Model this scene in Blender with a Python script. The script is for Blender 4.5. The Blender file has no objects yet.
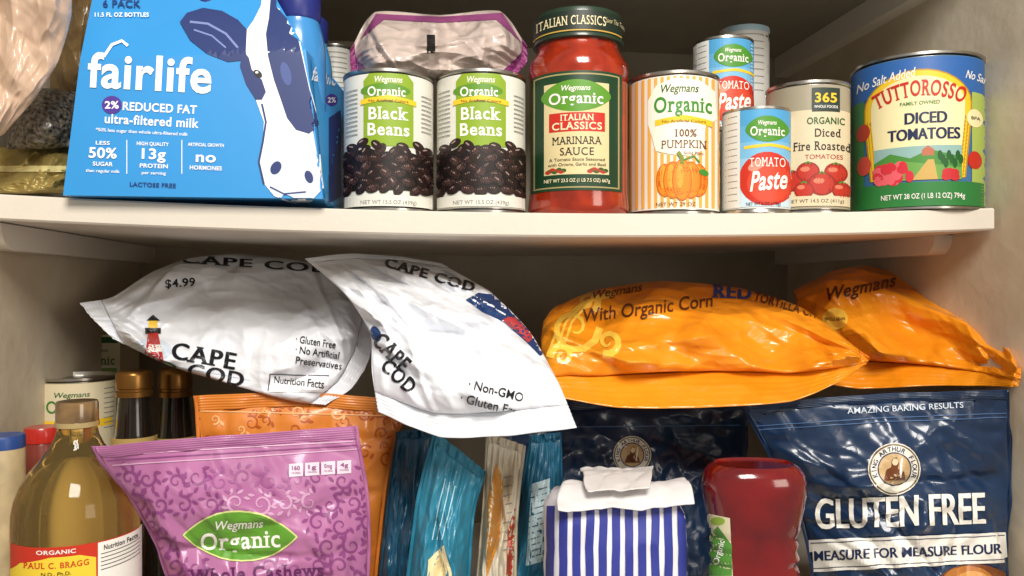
import bpy, bmesh, math, random
from mathutils import Vector, noise, Matrix
from mathutils.bvhtree import BVHTree
random.seed(7)
sc=bpy.context.scene
COL=bpy.context.collection
TH=math.radians(7.3); CT,ST=math.cos(TH),math.sin(TH)
CAM=Vector((0,-.63,0)); F=800.0
ZL=-.30
def ray(px,py):
    u=(px-512)/F; w=(288-py)/F
    return Vector((u*CT+ST, CT-u*ST, w))
def P(px,py,y):
    d=ray(px,py); return CAM+d*((y-CAM.y)/d.y)
def shelf_z(x): return .069-.009*(1-((x-.1)/.4)**2)
# ---------- materials ----------
def lin(h):
    h=h.lstrip('#'); r=[int(h[i:i+2],16)/255 for i in (0,2,4)]
    return tuple(c/12.92 if c<=.04045 else ((c+.055)/1.055)**2.4 for c in r)+(1,)
_m={}
def M(col,rough=.45,metal=0,coat=0,var=0,vs=20,bump=0,bs=60,trans=0,alpha=1,ior=1.45,col2=None,crk=0,cs=26):
    key=(col,rough,metal,coat,var,vs,bump,bs,trans,alpha,col2,crk)
    if key in _m: return _m[key]
    m=bpy.data.materials.new('surface_'+col.strip('#')); m.use_nodes=True
    nt=m.node_tree; b=nt.nodes['Principled BSDF']
    b.inputs['Base Color'].default_value=lin(col); b.inputs['Roughness'].default_value=rough
    b.inputs['Metallic'].default_value=metal; b.inputs['Coat Weight'].default_value=coat
    b.inputs['Coat Roughness'].default_value=.14
    b.inputs['Transmission Weight'].default_value=trans; b.inputs['Alpha'].default_value=alpha
    b.inputs['IOR'].default_value=ior
    tc=None
    if var or bump or col2 or crk: tc=nt.nodes.new('ShaderNodeTexCoord')
    if var or col2:
        n=nt.nodes.new('ShaderNodeTexNoise'); n.inputs['Scale'].default_value=vs; n.inputs['Detail'].default_value=6
        r=nt.nodes.new('ShaderNodeValToRGB'); c=lin(col)
        c2=lin(col2) if col2 else tuple(x*(1-var) for x in c[:3])+(1,)
        r.color_ramp.elements[0].position=.35; r.color_ramp.elements[1].position=.65
        r.color_ramp.elements[0].color=c2; r.color_ramp.elements[1].color=c
        nt.links.new(tc.outputs['Object'],n.inputs['Vector']); nt.links.new(n.outputs['Fac'],r.inputs['Fac'])
        nt.links.new(r.outputs['Color'],b.inputs['Base Color'])
    if bump:
        n=nt.nodes.new('ShaderNodeTexNoise'); n.inputs['Scale'].default_value=bs; n.inputs['Detail'].default_value=4
        bp=nt.nodes.new('ShaderNodeBump'); bp.inputs['Strength'].default_value=bump; bp.inputs['Distance'].default_value=.002
        nt.links.new(tc.outputs['Object'],n.inputs['Vector']); nt.links.new(n.outputs['Fac'],bp.inputs['Height'])
        nt.links.new(bp.outputs['Normal'],b.inputs['Normal'])
    if crk:
        # crinkled film: warped cell facets give crisp fold lines
        n=nt.nodes.new('ShaderNodeTexNoise'); n.inputs['Scale'].default_value=9
        mx=nt.nodes.new('ShaderNodeMix'); mx.data_type='VECTOR'; mx.inputs[0].default_value=.06
        nt.links.new(tc.outputs['Object'],n.inputs['Vector']); nt.links.new(tc.outputs['Object'],mx.inputs[4]); nt.links.new(n.outputs['Color'],mx.inputs[5])
        prev=None
        for k,(s_,d_) in enumerate(((cs,.010),(cs*2.4,.0035))):
            vo=nt.nodes.new('ShaderNodeTexVoronoi'); vo.inputs['Scale'].default_value=s_
            nt.links.new(mx.outputs[1],vo.inputs['Vector'])
            bp=nt.nodes.new('ShaderNodeBump'); bp.inputs['Strength'].default_value=crk; bp.inputs['Distance'].default_value=d_
            nt.links.new(vo.outputs['Distance'],bp.inputs['Height'])
            if prev: nt.links.new(prev.outputs['Normal'],bp.inputs['Normal'])
            prev=bp
        nt.links.new(prev.outputs['Normal'],b.inputs['Normal']); nt.links.new(prev.outputs['Normal'],b.inputs['Coat Normal'])
    _m[key]=m; return m
# ---------- objects ----------
def top(name,label,cat,loc,group=None):
    e=bpy.data.objects.new(name,None); e.empty_display_size=.02; e.location=loc
    e['label']=label; e['category']=cat
    if group: e['group']=group
    COL.objects.link(e); return e
def mesh(name,verts,faces,mats,parent=None,mi=None,smooth=True,label=None):
    me=bpy.data.meshes.new(name); me.from_pydata([tuple(v) for v in verts],[],faces)
    if not isinstance(mats,(list,tuple)): mats=[mats]
    for m in mats: me.materials.append(m)
    if mi:
        for p,i in zip(me.polygons,mi): p.material_index=i
    for p in me.polygons: p.use_smooth=smooth
    me.update()
    o=bpy.data.objects.new(name,me); COL.objects.link(o)
    if parent is not None:
        o.parent=parent; o.matrix_parent_inverse=Matrix.Translation(-parent.location)
    if label: o['label']=label
    return o
def fixn(o):
    bm=bmesh.new(); bm.from_mesh(o.data); bmesh.ops.recalc_face_normals(bm,faces=bm.faces); bm.to_mesh(o.data); bm.free()
def bvh(o):
    return BVHTree.FromPolygons([v.co.copy() for v in o.data.vertices],[tuple(p.vertices) for p in o.data.polygons])
def lathe(name,prof,c,mats,parent,n=72,sx=1,sy=1,rot=0,pw=2,bands=None,caps=True,label=None):
    vs=[];fs=[];mi=[]
    for (r,z) in prof:
        for i in range(n):
            a=2*math.pi*i/n; ca,sa=math.cos(a),math.sin(a)
            if pw!=2:
                k=(abs(ca)**pw+abs(sa)**pw)**(-1/pw); ca*=k; sa*=k
            x=r*ca*sx;y=r*sa*sy
            vs.append((c[0]+x*math.cos(rot)-y*math.sin(rot),c[1]+x*math.sin(rot)+y*math.cos(rot),z))
    for j in range(len(prof)-1):
        for i in range(n):
            fs.append((j*n+i,j*n+(i+1)%n,(j+1)*n+(i+1)%n,(j+1)*n+i)); mi.append(bands[j] if bands else 0)
    if caps:
        fs.append(tuple(range(n))[::-1]); mi.append(bands[0] if bands else 0)
        fs.append(tuple((len(prof)-1)*n+i for i in range(n))); mi.append(bands[-1] if bands else 0)
    o=mesh(name,vs,fs,mats,parent,mi,label=label); fixn(o)
    o.data.set_sharp_from_angle(angle=math.radians(40))
    return o
# ---------- art ----------
_t={}
def text_mesh(s,bold=0,serif=False,shear=0):
    bold=min(bold,.024)
    k=(s,bold,serif,shear)
    if k in _t: return _t[k]
    cu=bpy.data.curves.new('t','FONT'); cu.body=s; cu.resolution_u=4; cu.shear=shear
    if bold>.018: cu.space_character=1.06
    if serif: cu.space_character=1.12
    if bold: cu.offset=bold
    o=bpy.data.objects.new('t',cu); COL.objects.link(o)
    me=o.to_mesh(); v=[(p.co.x,p.co.y) for p in me.vertices]; f=[tuple(p.vertices) for p in me.polygons]
    ed={}
    for p in f:
        for i in range(len(p)):
            e=tuple(sorted((p[i],p[(i+1)%len(p)]))); ed[e]=ed.get(e,0)+1
    if serif:
        for (a,b),n in ed.items():
            if n!=1: continue
            A,B=v[a],v[b]
            if abs(A[1]-B[1])>.006: continue
            L=abs(A[0]-B[0])
            if not .05<L<.2: continue
            for y0,s2 in ((-bold,1),(.686+bold,-1),(.444+bold,-1)):
                if abs(A[1]-y0)<.02:
                    x0=min(A[0],B[0])-.075;x1=max(A[0],B[0])+.075; n0=len(v)
                    v+= [(x0,A[1]),(x1,A[1]),(x1,A[1]+s2*.06),(x0,A[1]+s2*.06)]; f.append((n0,n0+1,n0+2,n0+3)); break
    o.to_mesh_clear(); bpy.data.objects.remove(o); bpy.data.curves.remove(cu)
    xs=[p[0] for p in v] or [0,1]; x0,x1=min(xs),max(xs)
    r=([((p[0]-(x0+x1)/2)/.686,p[1]/.686) for p in v],f,(x1-x0)/.686)
    _t[k]=r; return r
class Art:
    def __init__(s): s.it=[]
    def t(s,txt,cx,cy,h,mat,w=None,rot=0,arc=None,bold=.02,serif=False,lay=3,shear=0):
        v,f,W=text_mesh(txt,bold,serif,shear); kx=(w/W) if w else h
        a=math.radians(rot); ca,sa=math.cos(a),math.sin(a); out=[]
        for x,y in v:
            lx=x*kx; ly=-(y-.5)*h
            if arc:
                q=lx/arc; lx,ly=(arc-ly)*math.sin(q), arc-(arc-ly)*math.cos(q)
            out.append((cx+lx*ca-ly*sa, cy+lx*sa+ly*ca))
        s.it.append((out,f,mat,lay))
    def heavy(s,txt,cx,cy,h,mat,w,rot=0,d=.5,lay=3,serif=False):
        for k in (-1,0,1): s.t(txt,cx+k*d,cy,h,mat,w=w,rot=rot,bold=.006,serif=serif,lay=lay+k*.15)
    def poly(s,pts,mat,lay=1): s.it.append((list(pts),[tuple(range(len(pts)))],mat,lay))
    def rect(s,x0,y0,x1,y1,mat,lay=1): s.poly([(x0,y0),(x1,y0),(x1,y1),(x0,y1)],mat,lay)
    def ell(s,cx,cy,rx,ry,mat,lay=1,rot=0,n=26):
        a=math.radians(rot)
        s.poly([(cx+rx*math.cos(q)*math.cos(a)-ry*math.sin(q)*math.sin(a),cy+rx*math.cos(q)*math.sin(a)+ry*math.sin(q)*math.cos(a)) for q in [2*math.pi*i/n for i in range(n)]],mat,lay)
    def leaf(s,cx,cy,L,wd,mat,lay=1,rot=0):
        a=math.radians(rot); pts=[]
        for i in range(7): k=i/6; pts.append((L*(k-.5),-wd/2*math.sin(math.pi*k)))
        for i in range(5,0,-1): k=i/6; pts.append((L*(k-.5),wd/2*math.sin(math.pi*k)))
        s.poly([(cx+x*math.cos(a)-y*math.sin(a),cy+x*math.sin(a)+y*math.cos(a)) for x,y in pts],mat,lay)
    def stroke(s,pts,w,mat,lay=2,taper=False):
        n=len(pts); v=[];f=[]
        for i,p in enumerate(pts):
            a=pts[max(0,i-1)];b=pts[min(n-1,i+1)]; dx,dy=b[0]-a[0],b[1]-a[1]; L=math.hypot(dx,dy) or 1
            ww=w/2*((1-i/(n-1))*.8+.2 if taper else 1); v+=[(p[0]-dy/L*ww,p[1]+dx/L*ww),(p[0]+dy/L*ww,p[1]-dx/L*ww)]
        for i in range(n-1): f.append((2*i,2*i+1,2*i+3,2*i+2))
        s.it.append((v,f,mat,lay))
    def ring(s,cx,cy,rx,ry,w,mat,lay=2,n=32):
        s.stroke([(cx+rx*math.cos(2*math.pi*i/n),cy+ry*math.sin(2*math.pi*i/n)) for i in range(n+1)],w,mat,lay)
    def curl(s,cx,cy,r,mat,a0=0,d=1,w=2,turns=1.3,lay=1):
        pts=[]
        for i in range(16):
            k=i/15; a=a0+d*k*turns*2*math.pi; rr=r*(1-k*.85); pts.append((cx+rr*math.cos(a),cy+rr*math.sin(a)))
        s.stroke(pts,w,mat,lay,True)
    def build(s,mp,parent,name='printed_label',maxlen=6,base=.0004,step=.00013):
        V=[];FS=[];MI=[];mats=[]
        for (v,f,mat,lay) in s.it:
            if mat not in mats: mats.append(mat)
            k=mats.index(mat)
            bm=bmesh.new(); vv=[bm.verts.new((x,y,0)) for x,y in v]
            for p in f:
                try: bm.faces.new([vv[i] for i in p])
                except Exception: pass
            if max(len(p) for p in f)>4: bmesh.ops.triangulate(bm,faces=bm.faces)
            for _ in range(6):
                le=[e for e in bm.edges if e.calc_length()>maxlen]
                if not le: break
                bmesh.ops.subdivide_edges(bm,edges=le,cuts=1); bmesh.ops.triangulate(bm,faces=bm.faces)
            bm.verts.index_update(); off=base+lay*step; idx={}
            for q in bm.verts:
                r=mp(q.co.x,q.co.y,off)
                if r is not None: idx[q.index]=len(V); V.append(r)
            for fc in bm.faces:
                ii=[q.index for q in fc.verts]
                if all(i in idx for i in ii):
                    pp=[V[idx[i]] for i in ii]
                    if max((pp[a]-pp[a-1]).length for a in range(len(pp)))<.03:
                        FS.append(tuple(idx[i] for i in ii)); MI.append(k)
            bm.free()
        return mesh(name,V,FS,mats,parent,MI,smooth=False)
def surf_map(o):
    T=bvh(o)
    def f(px,py,off):
        d=ray(px,py).normalized(); h=T.ray_cast(CAM,d)
        if h[0] is None: return None
        n=h[1]; 
        if n.dot(d)>0: n=-n
        return h[0]+n*off*.6-d*off*.6
    return f
# ---------- cans ----------
def place(L,R,yf):
    aL=math.atan((L-512)/F); aR=math.atan((R-512)/F); am=(aL+aR)/2; h=(aR-aL)/2
    d=Vector((math.sin(am+TH),math.cos(am+TH),0)); df=(yf-CAM.y)/d.y
    s=math.sin(h); r=df*s/(1-s); c=CAM+d*(df+r)
    return Vector((c.x,c.y,0)),r,df*math.cos(am)
def can_map(c,r,dfz):
    def f(px,py,off):
        d=ray(px,288); d.z=0; d.normalize(); o=CAM-c; o.z=0
        b=o.dot(d); q=b*b-(o.dot(o)-(r+off)**2)
        if q<0: return None
        p=CAM+d*(-b-math.sqrt(q)); p.z=(288-py)/F*dfz; return p
    return f
def can(name,label,L,R,yf,ztop=None,pytop=None,z0=None,col='#e9e5da',art=None,h=None,group='canned food on the pantry shelves'):
    c,r,df=place(L,R,yf)
    if z0 is None: z0=shelf_z(c.x)
    if pytop is not None: ztop=(288-pytop)/F*df
    if h: ztop=z0+h
    e=top(name,label,'can',(c.x,c.y,z0),group)
    met=M('#b9b6ae',.28,1)
    R_=r; g=.0035
    lathe('can_body',[(R_*.93,z0),(R_*1.0,z0+.0004),(R_*1.0,z0+.0022),(R_*.965,z0+g),(R_*.96,ztop-g),(R_*1.0,ztop-.0022),(R_*1.0,ztop),(R_*.96,ztop),(R_*.95,ztop-.003),(R_*.6,ztop-.003)],c,met,e)
    rl=R_*.985
    lathe('paper_label',[(rl,z0+g+.0006),(rl,ztop-g-.0006)],c,M(col,.4,coat=.25,var=.04),e,caps=False)
    if art: art.build(can_map(c,rl,df),e,maxlen=4)
    return e,c,r,df,z0,ztop
# ================= SETTING =================
wallm=M('#d2c6b0',.75,bump=.5,bs=40,col2='#bcab90',vs=9)
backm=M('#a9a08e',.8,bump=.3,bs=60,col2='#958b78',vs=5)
shelfm=M('#ded5c6',.42,bump=.12,bs=150,var=.06,vs=8)
def box(name,x0,x1,y0,y1,z0,z1,mat,kind=True,bev=0,parent=None):
    v=[(x,y,z) for z in (z0,z1) for y in (y0,y1) for x in (x0,x1)]
    f=[(0,2,3,1),(4,5,7,6),(0,1,5,4),(2,6,7,3),(0,4,6,2),(1,3,7,5)]
    o=mesh(name,v,f,mat,parent,smooth=False)
    if kind: o['kind']='structure'
    return o
XL,XR,YB=-.325,.504,.39
box('wall_left',XL-.02,XL,-.09,YB+.02,ZL-.02,.55,wallm)
box('wall_right',XR,XR+.02,-.14,YB+.02,ZL-.02,.55,wallm)
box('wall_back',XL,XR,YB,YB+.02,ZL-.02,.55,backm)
box('floor',XL,XR,-.14,YB,ZL-.02,ZL,shelfm)
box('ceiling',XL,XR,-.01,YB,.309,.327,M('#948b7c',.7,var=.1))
def shelf():
    n=48; vs=[];fs=[]; y0,y1=0.0,YB; x1=XR-.006
    prof=[(y0+.0015,-.019),(y0,-.0175),(y0,-.0015),(y0+.0015,0),(y1,0),(y1,-.019)]
    for i in range(n+1):
        x=XL+.001+(x1-XL)*i/n
        for (y,dz) in prof: vs.append((x,y,shelf_z(x)+dz))
    m=len(prof)
    for i in range(n):
        for j in range(m): fs.append((i*m+j,i*m+(j+1)%m,(i+1)*m+(j+1)%m,(i+1)*m+j))
    fs.append(tuple(range(m))); fs.append(tuple(n*m+j for j in range(m))[::-1])
    o=mesh('shelf_board',vs,fs,shelfm,smooth=False); fixn(o)
    o['label']='cream painted wooden shelf board sagging slightly mid-span'; o['category']='shelf'
shelf()
def cleat(name,x0,x1,ya,zt,h):
    prof=[(ya,zt)]+[(ya+h*.9*(1-math.cos(math.pi/2*i/8)),zt-h*math.sin(math.pi/2*i/8)) for i in range(1,9)]+[(YB,zt-h),(YB,zt)]
    m=len(prof); vs=[(x0,y,z) for y,z in prof]+[(x1,y,z) for y,z in prof]
    fs=[tuple(range(m)),tuple(range(m,2*m))[::-1]]+[(j,(j+1)%m,m+(j+1)%m,m+j) for j in range(m)]
    o=mesh(name,vs,fs,shelfm,smooth=False); fixn(o); o['kind']='structure'
cleat('trim_1',XR-.018,XR,.06,.0495,.018)
cleat('trim_2',XL,XL+.018,.02,.0495,.020)
cleat('trim_3',XR-.018,XR,.05,.3085,.026)
cleat('trim_4',XL,XL+.018,.05,.3085,.026)
# ================= UPPER SHELF =================
W=M('#f2efe6',.45); K=M('#1b1a1a',.45); NAVY=M('#16284f',.4); GRN=M('#3f8a2b',.45); DGRN=M('#1d5a26',.45)
YEL=M('#f2c62c',.45); RED=M('#c42a1c',.45); CRM=M('#f0e2b8',.45); GRY=M('#8c8a84',.5); BRN=M('#6d3a17',.5)
def carton():
    bl=P(63,193,-.012); br=P(323,210,-.012)
    zb=shelf_z(bl.x)+.0005
    bl.z=zb; br.z=zb
    ml=P(80,60,-.006); mr=P(306,50,-.006)
    tl=P(97,-25,.02); tr=P(264,-22,.02)
    e=top('milk_carton_pack','blue cardboard six-bottle milk carrier with a cow head print','carton',((bl.x+br.x)/2,.06,zb))
    D=.12; brx=br.x+.006
    v=[bl,br,ml,mr,tl,tr, Vector((bl.x,D,zb)),Vector((brx,D,zb)),Vector((ml.x,D,ml.z)),Vector((brx+.002,D,mr.z-.004)),Vector((tl.x,D-.03,tl.z)),Vector((tr.x,D-.03,tr.z))]
    f=[(0,1,3,2),(2,3,5,4),(6,8,9,7),(8,10,11,9),(0,2,8,6),(2,4,10,8),(1,7,9),(1,9,3),(0,6,7,1)]
    blue=M('#2f92d6',.42,coat=.3,var=.04)
    o=mesh('carton_body',v,f,blue,e,smooth=False); fixn(o)
    so=o.modifiers.new('s','SOLIDIFY'); so.thickness=.0008; so.offset=-1
    cap=M('#27307a',.35)
    for j in range(3):
        for k in range(2):
            cx=bl.x+.034+j*(br.x-bl.x-.058)/2; cy=.030+k*.056
            if j==1: cx-=.004
            lathe('bottle',[(.019,zb+.002),(.022,zb+.006),(.022,zb+.112),(.0218,zb+.122),(.0205,zb+.132),(.0182,zb+.141),(.0165,zb+.147),(.0165,zb+.150)],(cx,cy),M('#4a9ad6' if k else '#3f8ccc',.25,coat=.6),e,n=40)
            lathe('bottle_cap',[(.0172,zb+.146),(.018,zb+.148),(.018,zb+.165),(.016,zb+.167)],(cx,cy),cap,e,n=40)
    a=Art(); wht=M('#f4f6f8',.45); cow=M('#22346c',.45); dk=M('#173a78',.45); purple=M('#4b2f8f',.45)
    a.t('6 PACK',122,4,7,dk,w=38); a.t('11.5 FL OZ BOTTLES',122,15,4,wht,w=54)
    a.t('fairlife',150,73,33,wht,w=124,rot=3,bold=.024)
    a.stroke([(104,57),(112,45),(122,41),(128,46)],3,wht)
    a.ell(112,105,10,9,purple,2); a.t('2%',112,105,7,wht,w=14,bold=.04)
    a.t('REDUCED FAT',160,108,8,wht,w=74,rot=3,bold=.04)
    a.t('ultra-filtered milk',152,121,9,wht,w=94,rot=3,bold=.02)
    a.t('*50% less sugar than whole ultra-filtered milk',142,132,3.2,wht,w=92,rot=3,bold=.01)
    a.t('LESS',103,143,3.5,wht,w=14,rot=2);a.t('50%',103,153,10,wht,w=28,rot=2,bold=.05);a.t('SUGAR',103,164,4,wht,w=20,rot=2);a.t('than regular milk',103,171,3,wht,w=34,rot=2,bold=.01)
    a.t('HIGH QUALITY',153,144,3.5,wht,w=32,rot=2);a.t('13g',154,154,10,wht,w=24,rot=2,bold=.05);a.t('PROTEIN',154,166,4,wht,w=28,rot=2);a.t('per serving',154,173,3,wht,w=24,rot=2,bold=.01)
    a.t('ARTIFICIAL GROWTH',206,145,3.2,wht,w=36,rot=2);a.t('no',206,157,10,wht,w=20,rot=2,bold=.05);a.t('HORMONES',206,168,4,wht,w=32,rot=2)
    for x in (127,182): a.stroke([(x,140),(x,174)],.8,wht)
    a.t('LACTOSE FREE',153,185,4,dk,w=46,rot=2,bold=.03)
    a.poly([(180,22),(187,13),(203,8),(222,11),(238,20),(250,33),(254,50),(247,60),(228,62),(207,54),(190,40)],cow,1)
    a.stroke([(190,22),(208,24),(226,34),(238,48)],2.2,M('#7a88bc',.45),2); a.stroke([(194,30),(212,36),(226,48)],1.6,M('#7a88bc',.45),2)
    a.poly([(247,30),(254,20),(261,6),(264,-15),(282,-15),(298,30),(308,80),(318,120),(324,155),(323,188),(312,201),(292,203),(274,196),(263,182),(259,160),(263,140),(264,122),(256,100),(249,74),(246,52)],wht,2)
    a.poly([(266,34),(269,18),(271,-5),(275,-15),(284,-15),(294,20),(303,60),(311,96),(319,126),(309,134),(296,130),(287,118),(281,100),(274,80),(268,56)],cow,3)
    a.poly([(243,50),(249,58),(252,70),(262,80),(266,92),(262,100),(256,100),(246,84),(240,66)],cow,3)
    a.stroke([(262,104),(266,122),(263,142),(259,162),(264,184)],2,cow,4)
    a.ell(258,74,5,3.2,K,4.2,rot=40); a.ell(257,72.6,1.6,1.1,wht,5)
    a.ell(286,74,5,12,M('#3f5290',.45),4,rot=-14)
    a.poly([(264,164),(280,155),(300,158),(319,170),(324,188),(310,202),(290,202),(272,194)],M('#d3dcec',.45),3)
    a.ell(276,168,5,7,cow,4.3,rot=30); a.ell(309,177,4,6.5,cow,4,rot=-20)
    a.stroke([(270,187),(284,194),(306,192)],1.5,cow,4)
    a.build(surf_map(o),e,maxlen=8)
    s=Art(); s.poly([(310,54),(340,62),(341,204),(325,206)],M('#3a9adc',.42,coat=.3),3); s.t('fairlife',324,76,14,wht,w=25,rot=14,bold=.02,lay=6); s.poly([(328,118),(340,110),(341,196),(328,204)],cow,5); s.ell(331,100,6,6,purple,5); s.t('2%',331,100,5,wht,w=8,lay=6)
    s.build(surf_map(o),e,name='side_panel_print',maxlen=5)
carton()
def logo_weg(a,cx,cy,w,h,g,txt,shear=.25,org='Organic',rot=0,lay=2,pointy=False):
    pts=[]
    for i in range(32):
        q=2*math.pi*i/32; x=math.cos(q); y=math.sin(q)
        if pointy:
            y=(1-abs(x)**2.2)*(1 if y>=0 else -1)
            y+=.15*x
        else: y*=1-abs(x)**3*.25
        lx=x*w/2;ly=y*h/2; r=math.radians(rot)
        pts.append((cx+lx*math.cos(r)-ly*math.sin(r),cy+lx*math.sin(r)+ly*math.cos(r)))
    if g: a.poly(pts,g,lay)
    r=math.radians(rot)
    def o(dx,dy): return cx+dx*math.cos(r)-dy*math.sin(r),cy+dx*math.sin(r)+dy*math.cos(r)
    x,y=o(0,-h*.24); a.t('Wegmans',x,y,h*.17,txt,w=w*.42,rot=rot,bold=.01,lay=lay+2,shear=shear)
    x,y=o(0,h*.08); a.t(org,x,y,h*.34,txt,w=w*(.70 if pointy else .78),rot=rot,bold=.015,lay=lay+2,serif=True)
    return pts
def beans(L,R,lab):
    a=Art(); C=(L+R)/2
    g1=M('#8aa82a',.45)
    a.rect(C-25,80,C+25,146,g1,1)
    a.poly([(C-25,80),(C-19,73),(C+19,73),(C+25,80)],g1,1)
    a.t('Wegmans',C,79,6,W,w=28,shear=.2,bold=.01)
    a.ell(C-3,90,25,7,M('#5b8f25'),2); a.t('Organic',C-2,91,9,W,w=38,serif=True)
    a.poly([(C-28,99),(C,95),(C+28,99),(C+28,104),(C,100),(C-28,104)],YEL,4); a.t('No Artificial Colors',C,100.5,2.5,BRN,w=40,lay=5,bold=.01)
    a.t('Black',C,113,12,W,w=40,serif=True,bold=.02); a.t('Beans',C,129,12,W,w=42,serif=True,bold=.02)
    bl=M('#2a1a18',.35); bl2=M('#47302c',.35); bl3=M('#38231f',.35); hi=M('#a08880',.4); dkb=M('#120b0a',.5)
    for (x,y,q) in ((C-36,146,20),(C-26,142,-30),(C+30,144,30),(C+38,148,-20),(C-12,145,40),(C+14,146,10)):
        a.ell(x,y,6.5,4.2,bl,3,rot=q,n=14); a.ell(x-1.5,y-1.3,2.6,.8,hi,3.1,rot=q,n=8)
    pts=[(C+48,190),(C-48,190)]+[(C-48+i*6,150+3*math.sin(i*1.1)) for i in range(17)]
    a.poly(pts,dkb,1.6)
    i=0
    for row in range(6):
        for kx in range(8):
            x=C-48+kx*13.4+(row%2)*6.7+random.uniform(-2.4,2.4); y=151+row*7.6+random.uniform(-1.8,1.8)
            r=random.uniform(-60,60); z=2+i*.03; i+=1
            a.ell(x,y,7.4,4.9,dkb,z,rot=r,n=14); a.ell(x,y,6.7,4.2,(bl,bl2,bl3)[i%3],z+.01,rot=r,n=14); a.ell(x-1.4,y-1.5,2.6,.8,hi,z+.02,rot=r,n=8)
    a.rect(C-50,195,C+50,206,M('#e6e4d8',.4,coat=.25,var=.04),4.2)
    a.t('NET WT 15.5 OZ (439g)',C,202,3.8,GRY,w=56,bold=.01,lay=5)
    for i in range(11): a.stroke([(C-43,88+i*4.5),(C-31,88+i*4.5)],1,GRY)
    for i in range(9): a.stroke([(C+33,92+i*4.5),(C+43,92+i*4.5)],1,GRY)
    can('bean_can',lab,L,R,.004,pytop=68,col='#e6e4d8',art=a)
beans(343,434,'white and green can of black beans beside the milk carrier')
beans(436,526,'white and green can of black beans beside the sauce jar')
def jar():
    c,r,df=place(528,629,.002); z0=shelf_z(c.x); Z=lambda py:(288-py)/F*df
    e=top('sauce_jar','tall glass jar of red marinara sauce with dark green lid','jar',(c.x,c.y,z0))
    sauce=M('#aa300e',.12,coat=1,col2='#84200a',vs=60)
    lathe('jar_body',[(r*.93,z0),(r*.985,z0+.003),(r,z0+.008),(r*.975,Z(188)),(r*.975,Z(72)),(r,Z(64)),(r*.985,Z(55)),(r*.88,Z(45)),(r*.82,Z(40)),(r*.82,Z(26))],c,sauce,e)
    rl=r*.87
    lathe('lid',[(rl,Z(34)),(rl*1.03,Z(33)),(rl*1.03,Z(30)),(rl*1.0,Z(28)),(rl*1.0,Z(8)),(rl*.97,Z(3)),(rl*.9,Z(1)),(rl*.2,Z(1))],c,M('#24392a',.35,coat=.4),e)
    b=Art(); b.rect(530,8,628,27,M('#1c2a20'),0); b.t('ITALIAN CLASSICS',571,18,9,M('#e9dcae'),w=70,serif=True,bold=.005); b.t('Savor The Taste',616,16,5,M('#c9ba8c'),w=20,shear=.2,bold=0)
    b.stroke([(530,28),(628,28)],1.3,M('#c9a24a'),1)
    b.build(can_map(c,rl*1.031,df),e,name='lid_print',maxlen=4)
    a=Art(); rb=r*.98; beige=M('#dccb98')
    a.rect(531,70,622,190,M('#173f24'),0); a.rect(533.5,72.5,619.5,187.5,M('#a89868'),1); a.rect(535,74,618,186,M('#153c22'),2); a.rect(544,82,609,174,beige,3)
    logo_weg(a,576,95,70,32,M('#5a9428'),W,lay=4)
    a.rect(549,112,605,131,RED,4); a.t('ITALIAN',577,117,6,CRM,w=34,serif=True,lay=6); a.t('CLASSICS',577,125.5,7,CRM,w=50,serif=True,lay=6)
    a.t('MARINARA',577,140,7.5,K,w=50,serif=True,lay=6,bold=0); a.t('SAUCE',577,151,7.5,K,w=34,serif=True,lay=6,bold=0)
    a.t('A Tomato Sauce Seasoned',577,159,3,K,w=56,lay=6,bold=0);a.t('with Onions, Garlic and Basil',577,164,3,K,w=58,lay=6,bold=0)
    for k in range(8): a.ell(548+k*2.2,171-k%3,3,2,DGRN if k%2 else RED,5,n=10); a.ell(590+k*2.2,171-k%3,3,2,DGRN if k%2 else RED,5,n=10)
    a.t('NET WT 23.5 OZ (1 LB 7.5 OZ) 667g',577,180,3.4,CRM,w=66,lay=6,bold=.01)
    a.build(can_map(c,rb,df),e,maxlen=4)
jar()
def pumpkin():
    a=Art()
    for i in range(-8,9):
        x=675+i*6.4; a.rect(x-1.5,76,x+1.5,207,M('#efae4e'),1)
    a.poly([(648,98),(656,84),(674,78),(700,80),(715,88),(717,116),(706,124),(702,150),(690,156),(670,154),(656,150),(648,122)],M('#f6efdc'),2)
    a.t('Wegmans',680,88,8,DGRN,w=38,shear=.25,bold=.01,lay=4)
    a.t('Organic',683,104,15,M('#3c8a34'),w=58,serif=True,bold=.02,lay=4)
    a.poly([(655,119),(684,115),(712,119),(712,125),(684,121),(655,125)],YEL,4); a.t('No Artificial Colors',684,121,2.6,BRN,w=44,lay=5,bold=.01)
    a.t('100%',686,133,7,BRN,w=22,serif=True,lay=4); a.t('PUMPKIN',684,144,8,BRN,w=46,serif=True,bold=.0,lay=4); a.t('Solid Pack',694,153,3,BRN,w=20,lay=4,bold=0)
    o1=M('#ee8a1e');o2=M('#f6a63a');o3=M('#c9620f')
    for i,(dx,rx) in enumerate(((-17,9),(17,9),(-9,10),(9,10),(0,10))):
        z=3+i*.2; a.ell(682+dx,180,rx,21-abs(dx)*.25,o3,z,n=20); a.ell(682+dx,180,rx-1.2,20-abs(dx)*.25,o1,z+.06,n=20); a.ell(682+dx-2,176,rx*.35,12,o2,z+.12,n=16)
    a.stroke([(682,164),(682,158),(678,152)],4,M('#7a8a2a'),6); a.stroke([(684,160),(694,156),(700,162)],1.5,GRN,6)
    a.ell(704,172,5,3,GRN,6,rot=20)
    a.t('NET WT 29 OZ',676,204,3.5,BRN,w=40,lay=4,bold=0)
    can('pumpkin_can','white can with orange stripes and pumpkin picture',628,720,.006,pytop=70,col='#f1eadb',art=a)
pumpkin()
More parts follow.
